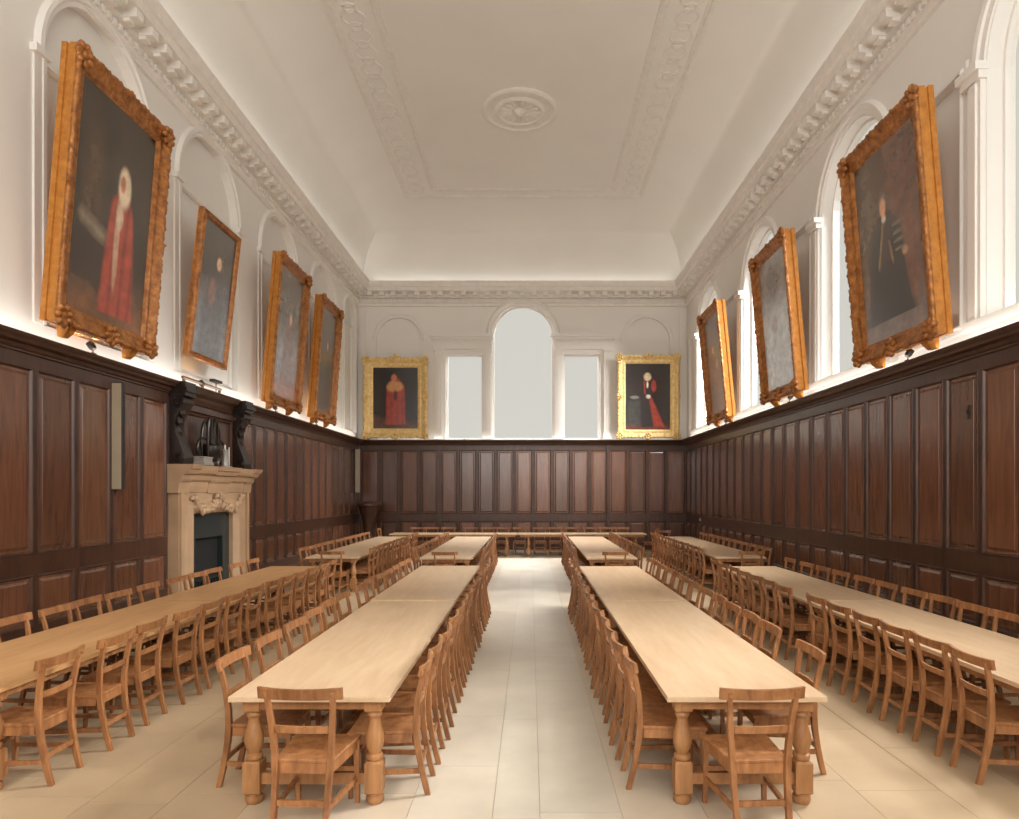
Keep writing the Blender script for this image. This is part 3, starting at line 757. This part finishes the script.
def frame_mesh(W, Hh, band, style, seed):
    """ornate frame swept round the outside rectangle W x Hh, front face toward -y, origin bottom centre"""
    rn = random.Random(seed); ph = rn.random()*6
    # (inset fraction from outer edge, depth toward viewer)
    if style == 'plain':
        prof = [(0.0,0.07),(0.0,0.0),(0.12,-0.025),(0.3,-0.03),(0.42,-0.01),(0.62,-0.012),(0.75,-0.03),(0.88,-0.025),(1.0,0.02)]
    else:
        prof = [(0.015,0.0),(0.0,-0.03),(0.04,-0.052),(0.12,-0.060),(0.22,-0.054),(0.31,-0.036),(0.42,-0.008),(0.50,0.006),(0.65,0.022),(0.73,0.012),(0.79,0.018),(0.86,0.036),(0.93,0.040),(1.0,0.060)]
    corners = [(-W/2,0),(W/2,0),(W/2,Hh),(-W/2,Hh)]
    mb = MB(); rings = []
    carved = style in ('carved', 'rococo')
    amp = {'carved': 0.022, 'rococo': 0.035, 'plain': 0.0}[style]*(min(band,0.34)/0.3)
    for e in range(4):
        p = Vector(corners[e]); q = Vector(corners[(e+1) % 4]); d = (q-p).normalized(); n = Vector((-d.y, d.x)); ln = (q-p).length
        seg = max(8, int(ln/(0.035 if carved else 0.5)))
        for k in range(seg+1):
            s = ln*k/seg; row = []
            edge = min(s, ln-s); cen = abs(s-ln/2)
            for j, (f, w) in enumerate(prof):
                ins = f*band
                # mitre: clamp along position inward at corners
                ss = max(ins, min(ln-ins, s))
                dw = 0; do = 0
                if carved and f < 0.5 and j > 0:
                    k1 = sin(s*2*pi/0.19+ph)*cos(s*2*pi/0.47+ph*2)+0.5*sin(s*2*pi/0.083+f*9)
                    fl = 1.0+1.3*max(0, 1-edge/0.28)+1.0*max(0, 1-cen/0.22)
                    do = amp*(0.6*k1+0.5)*fl*(1-f*2)
                    dw = -amp*0.6*(k1+rn.uniform(-0.5,0.5))*fl*(1-abs(f-0.2)*2)
                    if edge < ins+0.001: do = max(do, 0)*0.7
                if carved and 0.74 < f < 0.85: dw = -0.006*sin(s*2*pi/0.06)
                P = p+d*ss+n*(ins-do)
                row.append((P.x, w+dw, P.y))
            rings.append(row)
    rings.append(rings[0])
    mb.loft(rings, cap=False, closed=False)
    if style == 'rococo':    # shell and leaf clusters at corners and middles
        pts = [(-W/2+.06,.06,1.2),(W/2-.06,.06,1.2),(W/2-.06,Hh-.06,1.2),(-W/2+.06,Hh-.06,1.2),(0,.05,1.1),(0,Hh-.05,1.1),(-W/2+.05,Hh/2,.9),(W/2-.05,Hh/2,.9)]
    elif style == 'carved':
        pts = [(-W/2+.1,.1,1.25),(W/2-.1,.1,1.25),(W/2-.1,Hh-.1,1.25),(-W/2+.1,Hh-.1,1.25),(0,.07,1.2)]
    else: pts = []
    for cx, cz, sc in pts:
        for k in range(7):
            a = 2*pi*k/7+0.4; r = 0.085*sc
            x, z = cx+cos(a)*r, cz+sin(a)*r; s0 = len(mb.v)
            mb.lathe([(0.004,-0.05),(0.026*sc,-0.03),(0.034*sc,0),(0.026*sc,0.03),(0.004,0.05)], n=7)
            M = Matrix.Translation((x, -0.045, z)) @ Matrix.Rotation(a-pi/2, 4, 'Y').inverted() @ Matrix.Scale(1.15, 4)
            mb.xform(M, s0)
        s0 = len(mb.v); mb.lathe([(0.004,-0.04),(0.04*sc,-0.02),(0.05*sc,0),(0.04*sc,0.02),(0.004,0.04)], n=10)
        mb.xform(Matrix.Translation((cx, -0.05, cz)) @ Matrix.Rotation(pi/2, 4, 'X'), s0)
    return mb
def painting(face, uc, xfront, zb, W, Hh, tilt, band, style, kind, thick, label, seed, gm=None, finial=False, gap=0.3):
    gm = gm or M_gold
    rz = {'L': pi/2, 'R': -pi/2, 'B': 0}[face]
    loc = (uc, xfront, zb) if face == 'B' else (xfront, uc, zb)
    t = thing('framed_painting', label, 'painting', loc, rz, 'gilt-framed portraits', tilt)
    frame_mesh(W, Hh, band, style, seed).build('frame', gm, t, smooth=True, sharp=60)
    bx = MB(); i = 0.006
    bx.loft([[(x, y, z) for x, z in ((-W/2+i+q, i+q), (W/2-i-q, i+q), (W/2-i-q, Hh-i-q), (-W/2+i+q, Hh-i-q))] for y, q in ((-0.02 if style != 'plain' else 0.04,0.0),(thick*0.45,0.0),(thick*0.5,0.02),(thick*0.62,0.02),(thick*0.66,0.0),(thick,0.0))])
    bx.f = [f for f in bx.f if len(f) == 4 and len({bx.v[q][1] for q in f}) > 1]; bx.c = [None]*len(bx.f)
    bx.add([(-W/2+0.02,thick-0.002,0.02),(W/2-0.02,thick-0.002,0.02),(W/2-0.02,thick-0.002,Hh-0.02),(-W/2+0.02,thick-0.002,Hh-0.02)], [(0,3,2,1)])
    bx.build('frame_side', M_goldflat if gm is M_gold else gm, t)
    # canvas grid carrying the painted picture
    cw, ch = W-2*band+0.02, Hh-2*band+0.02
    nu, nv = max(30, int(cw*45)), max(40, int(ch*45)); vs = []; fs = []
    for a in range(nv+1):
        for b in range(nu+1): vs.append((-cw/2+cw*b/nu, 0.056 if style != 'plain' else 0.018, Hh/2+ch/2-ch*a/nv))
    for a in range(nv):
        for b in range(nu):
            q = a*(nu+1)+b; fs.append((q, q+nu+1, q+nu+2, q+1))
    me = bpy.data.meshes.new('canvas'); me.from_pydata(vs, [], fs); me.materials.append(M_canvas)
    at = me.color_attributes.new('paint', 'FLOAT_COLOR', 'POINT')
    for a in range(nv+1):
        for b in range(nu+1):
            c = tuple((1.7 if kind in ('L2','L3','R2') else 1.35)*q for q in paint(kind, b/nu, a/nv)); at.data[a*(nu+1)+b].color = (c[0], c[1], c[2], 1)  # extra gain on canvases that carry painted glare
    o = bpy.data.objects.new('canvas', me); COL.objects.link(o); o.parent = t
    if style != 'plain' and face != 'B':
        for sx in (-0.32, 0.32):
            br = MB(); d = gap
            br.loft([[(sx*W-w, y0, z), (sx*W+w, y0, z), (sx*W+w, y1, z), (sx*W-w, y1, z)] for w, y0, y1, z in ((0.05,0.12,thick,-0.13),(0.07,0.06,thick,-0.06),(0.08,0.03,thick,0.02))])
            br.build('bracket', M_goldflat, t)
    if finial:
        f = MB(); f.lathe([(0.02,0),(0.07,0.02),(0.05,0.07),(0.03,0.1),(0.055,0.13),(0.05,0.17),(0.02,0.2),(0.004,0.23)], 0, 0.02, 12, Hh-0.02)
        for q in (-1, 1):
            f.tube([(q*0.03,0.0,Hh+0.03),(q*0.12,0,Hh+0.07),(q*0.2,0,Hh+0.04),(q*0.26,0,Hh-0.01)], 0.02, 7)
        f.build('finial', gm, t, smooth=True)
    # hanging wire eyes
    return t
painting('L', 9.60, -5.95, 4.25, 2.20, 3.51, radians(4.6), 0.26, 'carved', 'L1', 0.19, 'largest gilt-framed portrait on the left wall, pale-veiled figure in red robe', 1)
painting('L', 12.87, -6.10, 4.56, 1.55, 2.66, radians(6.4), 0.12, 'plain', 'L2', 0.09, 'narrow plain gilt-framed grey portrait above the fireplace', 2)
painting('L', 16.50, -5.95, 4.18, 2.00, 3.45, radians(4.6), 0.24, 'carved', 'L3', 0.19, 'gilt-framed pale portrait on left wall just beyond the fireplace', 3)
painting('L', 19.65, -5.95, 4.18, 1.93, 3.40, radians(4.0), 0.24, 'carved', 'L4', 0.19, 'gilt-framed dark portrait farthest along the left wall', 4)
painting('R', 10.10, 5.40, 4.20, 2.20, 3.31, radians(4.6), 0.26, 'carved', 'R1', 0.21, 'largest gilt-framed portrait on the right wall, figure in dark gown', 5)
painting('R', 14.69, 5.40, 4.17, 2.03, 3.27, radians(5.0), 0.24, 'carved', 'R2', 0.21, 'gilt-framed portrait with painted pale bluish glare, middle one of right wall', 6)
painting('R', 19.50, 5.40, 4.18, 2.00, 3.20, radians(5.4), 0.24, 'carved', 'R3', 0.21, 'gilt-framed reddish portrait farthest along the right wall', 7)
painting('B', -4.93, 24.88, 4.13, 2.30, 2.90, radians(0.5), 0.34, 'rococo', 'B1', 0.15, 'bright gilt-framed portrait of red-robed figure, left of end wall windows', 8, gm=M_goldpale, finial=True)
painting('B', 4.32, 24.88, 4.13, 2.22, 3.00, radians(0.5), 0.30, 'rococo', 'B2', 0.15, 'bright gilt-framed portrait of wigged figure, right of end wall windows', 9, gm=M_goldpale)

# ------------------------------------------------------------------ fireplace on the left wall
def fireplace():
    a, b = 11.90, 14.82
    t = thing('fireplace', 'pale carved stone fireplace with dark slate hearth opening on the left wall', 'fireplace', (XL, (a+b)/2, 0))
    m = Matrix.Translation((-XL, -(a+b)/2, 0))
    def fin(mb, name, mt, **k):
        mb.xform(m); return mb.build(name, mt, t, **k)
    s = MB(); F = FL
    o0, o1 = 12.40, 14.12; W = 0.22
    F.box(s, a, o0-0.22, 0, 2.12, 0, W); F.box(s, o1+0.22, b, 0, 2.12, 0, W); F.box(s, o0-0.22, o1+0.22, 1.92, 2.12, 0, W)
    # outer pilaster strips
    for u0, u1 in ((a+0.02, a+0.12), (b-0.12, b-0.02)):
        F.box(s, u0, u1, 0, 2.12, W, W+0.04)
    F.box(s, a-0.03, a+0.28, 0, 0.22, 0, W+0.06); F.box(s, b-0.28, b+0.03, 0, 0.22, 0, W+0.06)
    # bolection moulding round the opening
    path = [(o0-0.02,0),(o0-0.02,1.74),(o1+0.02,1.74),(o1+0.02,0)]
    moulding(s, F, path[::-1], [(-0.02,0.03),(-0.02,0.2),(0.03,0.25),(0.08,0.29),(0.13,0.29),(0.17,0.24),(0.22,0.23),(0.24,0.22)])
    fin(s, 'surround', M_stone)
    sh = MB()
    prof = [(2.10,0.2),(2.12,0.24),(2.22,0.26),(2.30,0.26),(2.34,0.32),(2.42,0.34),(2.46,0.42),(2.52,0.45),(2.60,0.47),(2.60,0.0),(2.10,0.0)]
    sh.loft([[F(a-0.02, v, w) for v, w in prof],[F(b+0.02, v, w) for v, w in prof]])
    prof2 = [(2.10,0.25),(2.28,0.27),(2.32,0.31),(2.42,0.34),(2.44,0.41),(2.51,0.45),(2.53,0.49),(2.605,0.52),(2.605,0.0),(2.10,0.0)]
    for u0, u1 in ((a-0.08, a+0.30), (b-0.30, b+0.08), ((a+b)/2-0.45, (a+b)/2+0.45)):
        sh.loft([[F(u0, v, w) for v, w in prof2],[F(u1, v, w) for v, w in prof2]])
    fin(sh, 'mantel_shelf', M_stone)
    cv = MB(); rn = random.Random(3)
    c0 = (a+b)/2
    for k in range(70):   # carved swag of leaves and fruit hanging in the frieze
        q = rn.uniform(-1, 1); u = c0+q*1.05; vv = 2.04-0.26*(1-abs(2*abs(q)-1)**2)*1.0+rn.uniform(-0.05, 0.05)
        if abs(q) < 0.22: vv = 1.95+rn.uniform(-0.14, 0.12)
        s0 = len(cv.v); r = rn.uniform(0.035, 0.065)
        cv.lathe([(0.003,-r*1.5),(r*0.8,-r*0.7),(r,0),(r*0.7,r*0.8),(0.003,r*1.5)], n=7)
        P = F(u, vv, 0.25+rn.uniform(0, 0.05))
        cv.xform(Matrix.Translation(P) @ Matrix.Rotation(rn.uniform(0, 3), 4, 'X'), s0)
    fin(cv, 'carved_swag', M_stone, smooth=True)
    sl = MB()
    F.box(sl, o0, o0+0.30, 0, 1.72, 0.0, 0.12); F.box(sl, o1-0.30, o1, 0, 1.72, 0.0, 0.12); F.box(sl, o0+0.30, o1-0.30, 1.24, 1.72, 0.0, 0.12)
    fin(sl, 'slate_slips', M_slate)
    fb = MB(); F.box(fb, o0+0.30, o1-0.30, 0, 1.24, 0.0, 0.012)
    for k in range(9): F.box(fb, o0+0.42+k*0.11, o0+0.44+k*0.11, 0.12, 0.45, 0.05, 0.08)
    F.box(fb, o0+0.38, o1-0.38, 0.1, 0.14, 0.02, 0.1); F.box(fb, o0+0.38, o1-0.38, 0.42, 0.45, 0.04, 0.1)
    F.box(fb, o0+0.31, o1-0.31, 0.0, 0.02, 0.012, 0.11)
    for q in (o0+0.42, o1-0.42): F.box(fb, q-0.02, q+0.02, 0.0, 0.12, 0.04, 0.08)
    fin(fb, 'firebox', M_black)
    h = MB(); F.box(h, a-0.1, b+0.1, 0.0, 0.03, 0.22, 0.62); fin(h, 'hearthstone', M_slate)
fireplace()
def overmantel():
    # panelled overmantel board between the brackets
    f = MB()
    FL.box(f, FP[0]-0.02, FP[1]+0.02, 2.60, 4.055, 0, 0.05)
    moulding(f, FL, [(12.5,2.75),(12.5,3.55),(14.25,3.55),(14.25,2.75)][::-1], [(0,0.05),(0,0.09),(0.04,0.10),(0.07,0.07),(0.09,0.05)], closed=True)
    FL.box(f, 12.3, 14.45, 3.62, 3.70, 0.05, 0.12)
    struct(f.build('trim_10', M_pframe), 'dark oak overmantel panel above the stone fireplace')
    for c, lb in ((12.08, 'dark carved scroll bracket on mantel shelf, near end'), (14.62, 'dark carved scroll bracket on mantel shelf, far end')):
        t = thing('scroll_bracket', lb, 'bracket', (XL, c, 2.61), 0, 'carved scroll brackets over the fireplace')
        hw = 0.17
        prof = [(0,0.052),(0,0.30),(0.08,0.31),(0.16,0.30),(0.26,0.27),(0.40,0.22),(0.56,0.16),(0.72,0.14),(0.84,0.16),(0.94,0.22),(1.02,0.28),(1.08,0.31),(1.16,0.30),(1.2,0.27),(1.2,0.052)]
        bd = MB(); bd.loft([[(w, -hw+i, v) for v, w in prof] for i in (0,)]+[[(w, hw, v) for v, w in prof]])
        bd.build('body', M_carved, t, smooth=True)
        sc = MB()
        for s in (-1, 1):
            for vz, w, r in ((1.07,0.20,0.10),(0.10,0.20,0.09)):
                pts = []
                for k in range(26):
                    a = k/25*2.2*2*pi; rr = r*(1-k/25*0.85); pts.append((w+rr*cos(a), s*(hw+0.005), vz+rr*sin(a)))
                sc.tube(pts, 0.018, 6)
        for k in range(5):   # overlapping leaves down the front
            v = 0.25+0.16*k; w = 0.27-0.11*sin(pi*min(1, (v-0.05)/1.0))
            sc.loft([[(w-0.02,-0.1,v+0.1),(w+0.01,0,v+0.12),(w-0.02,0.1,v+0.1)],[(w,-0.11,v),(w+0.035,0,v),(w,0.11,v)],[(w-0.01,-0.02,v-0.07),(w+0.03,0,v-0.09),(w-0.01,0.02,v-0.07)]], cap=False, closed=False)
        sc.build('carved_scrolls', M_carved, t, smooth=True)
        cp = MB(); cp.box(0.052, 0.34, -0.2, 0.2, 1.2, 1.27); cp.box(0.052, 0.38, -0.22, 0.22, 1.27, 1.35); cp.box(0.052, 0.34, -0.19, 0.19, 1.35, 1.449)
        cp.build('cap', M_carved, t)
overmantel()
def mantel_things():
    t = thing('mantel_ornament', 'dark scrolled ornament with curling fronds, middle of mantel shelf', 'ornament', (-6.08, 12.95, 2.606))
    u = MB(); u.lathe([(0.15,0),(0.16,0.03),(0.12,0.05),(0.10,0.1),(0.14,0.18),(0.17,0.3),(0.16,0.38),(0.12,0.42),(0.05,0.44)], n=20)
    u.build('vase', M_bronze, t, smooth=True)
    for s, R, z0, hh, k0 in ((-1,0.17,0.40,0.44,0),(1,0.17,0.40,0.44,0),(-1,0.27,0.30,0.22,1),(1,0.27,0.30,0.22,1),(-1,0.09,0.4,0.50,2),(1,0.09,0.4,0.50,2)):
        pts = []; rad = []
        for k in range(20):
            a = k/19*1.45*pi
            y = s*(0.03+R*(1-cos(a))*(1.0)); z = z0+hh*sin(a) if a < pi/2 else z0+hh*sin(a)
            y = s*(0.03+R*(1-cos(a)) if a < pi else 0.03+R*(1-cos(a)))
            pts.append((0.02*k0, y, max(z, 0.03))); rad.append(0.038*(1-0.6*k/19))
        f = MB(); f.tube(pts, 0.03, 7, rad); f.build('frond', M_bronze, t, smooth=True)
    t = thing('candlestick', 'pale cylindrical candlestick right of the dark scrolled mantel ornament', 'candlestick', (-5.98, 13.33, 2.606))
    c = MB(); c.lathe([(0.075,0),(0.078,0.02),(0.06,0.04),(0.058,0.30),(0.07,0.33),(0.045,0.35)], n=18); c.build('body', M_silver, t, smooth=True)
    c = MB(); c.lathe([(0.02,0.35),(0.02,0.43),(0.012,0.44)], n=10); c.build('candle', M_white, t, smooth=True)
    t = thing('taper_holder', 'thin pale stick in a small foot near mantel shelf right', 'candlestick', (-6.02, 13.6, 2.606))
    c = MB(); c.lathe([(0.06,0),(0.06,0.015),(0.015,0.03),(0.015,0.06)], n=14); c.build('foot', M_silver, t, smooth=True)
    c = MB(); c.lathe([(0.014,0.06),(0.013,0.40),(0.006,0.41)], n=10); c.build('candle', M_white, t, smooth=True)
    t = thing('stone_block', 'small grey moulded block at the near end of mantel shelf', 'block', (-6.0, 12.46, 2.606))
    c = MB(); c.loft([[(-x, -y, z), (x, -y, z), (x, y, z), (-x, y, z)] for x, y, z in ((0.12,0.19,0),(0.12,0.19,0.05),(0.10,0.17,0.07),(0.10,0.17,0.13),(0.11,0.18,0.14),(0.11,0.18,0.16))])
    c.build('body', plain('grey stone', lin((140,132,124))), t)
mantel_things()

# ------------------------------------------------------------------ wall things
def speaker(x, y, z0, z1, label, w=0.13):
    t = thing('column_speaker', label, 'loudspeaker', (x, y, z0), radians(10), 'column loudspeakers on the left wall')
    h = z1-z0
    c = MB(); c.box(-w/2-0.012, w/2+0.012, 0.0, 0.12, 0, h); c.build('cabinet', M_dark, t, bevel=0.004)
    g = MB(); g.box(-w/2, w/2, -0.012, 0.0, 0.02, h-0.02)
    for k in range(int(h/0.06)): g.box(-w/2+0.008, w/2-0.008, -0.016, -0.012, 0.03+k*0.06, 0.06+k*0.06)
    g.build('grille', M_beige, t)
    b = MB()
    for zz in (0.2*h, 0.8*h): b.box(-w/2-0.10, -w/2, 0.04, 0.09, zz-0.03, zz+0.03)
    b.build('wall_bracket', M_dark, t)
speaker(-6.25, 10.28, 2.14, 3.78, 'tall beige column loudspeaker on left panelling in front of the fireplace')
speaker(-6.16, 24.3, 2.1, 3.68, 'slim beige column loudspeaker in the far left corner', w=0.16)

def pedestal():
    t = thing('wooden_pedestal', 'dark wooden waisted pedestal in the far left corner', 'pedestal', (-5.72, 24.2, 0))
    b = MB(); b.lathe([(0.36,0),(0.36,0.08),(0.30,0.12),(0.26,0.3),(0.2,0.6),(0.19,0.85),(0.24,1.15),(0.33,1.45),(0.38,1.62)], n=24); b.build('body', M_pframe, t, smooth=True)
    b = MB(); b.lathe([(0.40,1.62),(0.44,1.65),(0.44,1.72),(0.41,1.76),(0.3,1.78),(0.01,1.785)], n=28); b.build('top', M_pframe, t, smooth=True)
pedestal()

LAMPS = []
def picture_light(x, y, rz, label, bar=False, energy=10, color=(1.0,0.62,0.25), spot=True):
    t = thing('picture_light', label, 'lamp', (x, y, ZD+0.012), rz, 'picture lights on the panelling cap')
    b = MB(); b.lathe([(0.045,0),(0.045,0.01),(0.012,0.018),(0.01,0.07)], n=12); b.build('base', M_lampmetal, t, smooth=True)
    h = MB(); h.lathe([(0.035,-0.06),(0.05,-0.02),(0.052,0.05),(0.045,0.055),(0.03,0.03),(0.01,0.02)], n=14)
    h.xform(Matrix.Translation((0,0.02,0.115)) @ Matrix.Rotation(radians(-35), 4, 'X'))
    h.build('lamp_head', M_dark, t, smooth=True)
    if bar:
        r = MB(); r.tube([(-0.75,0,0.11),(0.75,0,0.11)], 0.028, 8)
        for q in (-0.7, 0, 0.7): r.box(q-0.02, q+0.02, -0.02, 0.02, 0.0, 0.11)
        r.build('rail', M_lampmetal, t, smooth=True)
        s = MB(); s.tube([(0.55,0,0.03),(0.55,0,0.22)], 0.01, 6); s.box(0.38, 0.72, -0.05, 0.05, 0.22, 0.27); s.build('flood_head', M_dark, t)
    if energy:
        LAMPS.append((t, energy, color))
for uc, lb, e, bar in ((9.6,'small dark picture light below the largest left wall portrait',26,False),(12.9,'brown rail picture light above the fireplace cap',5,True),
                  (16.5,'small dark picture light below the portrait beyond the fireplace',16,False),(19.65,'small dark picture light below the farthest left wall portrait',12,False)):
    picture_light(XL+0.20 if not bar else XL+0.16, uc, pi/2, lb, bar, e)
for uc, lb, e in ((10.1,'small dark picture light below the largest right wall portrait',8),(14.7,'small dark picture light below the middle right wall portrait',5),(19.5,'small dark picture light below the farthest right wall portrait',4)):
    picture_light(XR-0.20, uc, -pi/2, lb, False, e)
picture_light(-4.93, YB-0.22, 0, 'small dark picture light below the end wall portrait left of windows', False, 3)
picture_light(4.32, YB-0.22, 0, 'small dark picture light below the end wall portrait right of windows', False, 3)
for t, e, c in LAMPS:
    l = bpy.data.lights.new('picture_light_bulb', 'SPOT'); l.energy = e*3; l.color = c; l.spot_size = radians(150); l.spot_blend = 0.8; l.shadow_soft_size = 0.02
    o = bpy.data.objects.new('bulb', l); COL.objects.link(o); o.parent = t
    o.location = (0, -0.0, 0.18); o.rotation_euler = (radians(180-8), 0, 0)

k = MB(); k.lathe([(0.035,0),(0.04,0.03),(0.03,0.055),(0.01,0.06)], n=12)
s = k.build('sensor', M_white, smooth=True); s.location = (-2.38, YB-0.2, ZD+0.012); tag(s, 'tiny white sensor on the panelling cap below the left end window', 'sensor')
k = MB(); k.box(-0.012, 0, -0.09, 0.09, -0.045, 0.045); k.box(-0.016, -0.012, -0.03, 0.03, -0.02, 0.02)
s = k.build('wall_plate', M_white, bevel=0.003); s.location = (XR-0.054, 23.0, 1.2); tag(s, 'small white plate on the right panelling near the far corner', 'wall plate')
k = MB(); k.box(-0.012, 0, -0.025, 0.025, -0.09, 0.09); k.box(-0.03, -0.012, -0.012, 0.012, -0.02, 0.02)
s = k.build('lock_plate', M_dark, bevel=0.003); s.location = (XR-0.054, 8.92, 3.16); tag(s, 'small dark metal plate high on a right wall panel', 'lock plate')

# ------------------------------------------------------------------ light
w = bpy.data.worlds.new('World'); SC.world = w; w.use_nodes = True
bg = w.node_tree.nodes['Background']; bg.inputs[0].default_value = (1.0, 0.975, 0.89, 1); bg.inputs[1].default_value = 0.90
def area(name, loc, rot, sx, sy, e, c=(1,1,1)):
    l = bpy.data.lights.new(name, 'AREA'); l.shape = 'RECTANGLE'; l.size = sx; l.size_y = sy; l.energy = e; l.color = c
    o = bpy.data.objects.new(name, l); COL.objects.link(o); o.location = loc; o.rotation_euler = rot; return o
# strip uplights added as fill on the cornice and panelling cap, unseen from the floor
CO = (1.0, 0.955, 0.88)
for x, tilt in ((XL+0.42, 1), (XR-0.42, -1)):
    area('cove_fill', (x, (YB+YR)/2, 9.86), (radians(180), radians(-25*tilt), 0), 0.16, YB-YR-1.2, 48, CO)
area('cove_fill', (XM, YB-0.42, 9.86), (radians(180-25), 0, 0), XR-XL-1.2, 0.16, 11, CO)
for x, tilt in ((XL+0.21, 1), (XR-0.21, -1)):
    area('fill_uplight', (x, (YB+YR)/2, 4.09), (radians(180), radians(-42*tilt), 0), 0.08, YB-YR-1.2, 70, CO)
area('fill_uplight', (XM, YB-0.21, 4.09), (radians(180-42), 0, 0), XR-XL-1.2, 0.08, 14, CO)
# the bright upper sky outside the end wall and outside the right-hand windows
def sky_panel(loc, target, sx, sy, e, c=(1.0,0.99,0.98)):
    d = Vector(target)-Vector(loc)
    o = area('sky_light', loc, d.to_track_quat('-Z', 'Y').to_euler(), sx, sy, e, c)
    return o
sky_panel((-0.3, YB+7.5, 16.5), (-0.3, 18, 2), 14, 7, 20000)
sky_panel((XR+8.5, 12.0, 20.5), (0, 12.0, 2), 9, 30, 60000)
# fill lamps added as daylight, just inside the made-up windows behind the camera
for x in (-3.9, CW, 3.4):
    area('daylight_fill', (x, YR+0.05, 6.0), (radians(90), 0, 0), 2.6, 5.2, 430, (1.0,0.98,0.95))
area('daylight_fill', (XR-0.02, 2.5, 6.3), (0, radians(90), 0), 4.0, 2.2, 160, (1.0,0.98,0.95))  # fill lamp added at the side window out of view

cam = bpy.data.cameras.new('camera'); co = bpy.data.objects.new('camera', cam); COL.objects.link(co)
co.location = (0, 0, 2.1); co.rotation_euler = (radians(90), 0, 0)
cam.sensor_fit = 'HORIZONTAL'; cam.sensor_width = 36; cam.lens = 680/1019*36
cam.shift_x = -20.5/1019; cam.shift_y = 83.5/1019; cam.clip_end = 200
SC.camera = co
SC.view_settings.view_transform = 'Standard'; SC.view_settings.look = 'None'
SC.view_settings.gamma = 1; SC.view_settings.use_curve_mapping = False; SC.view_settings.exposure = -0.44
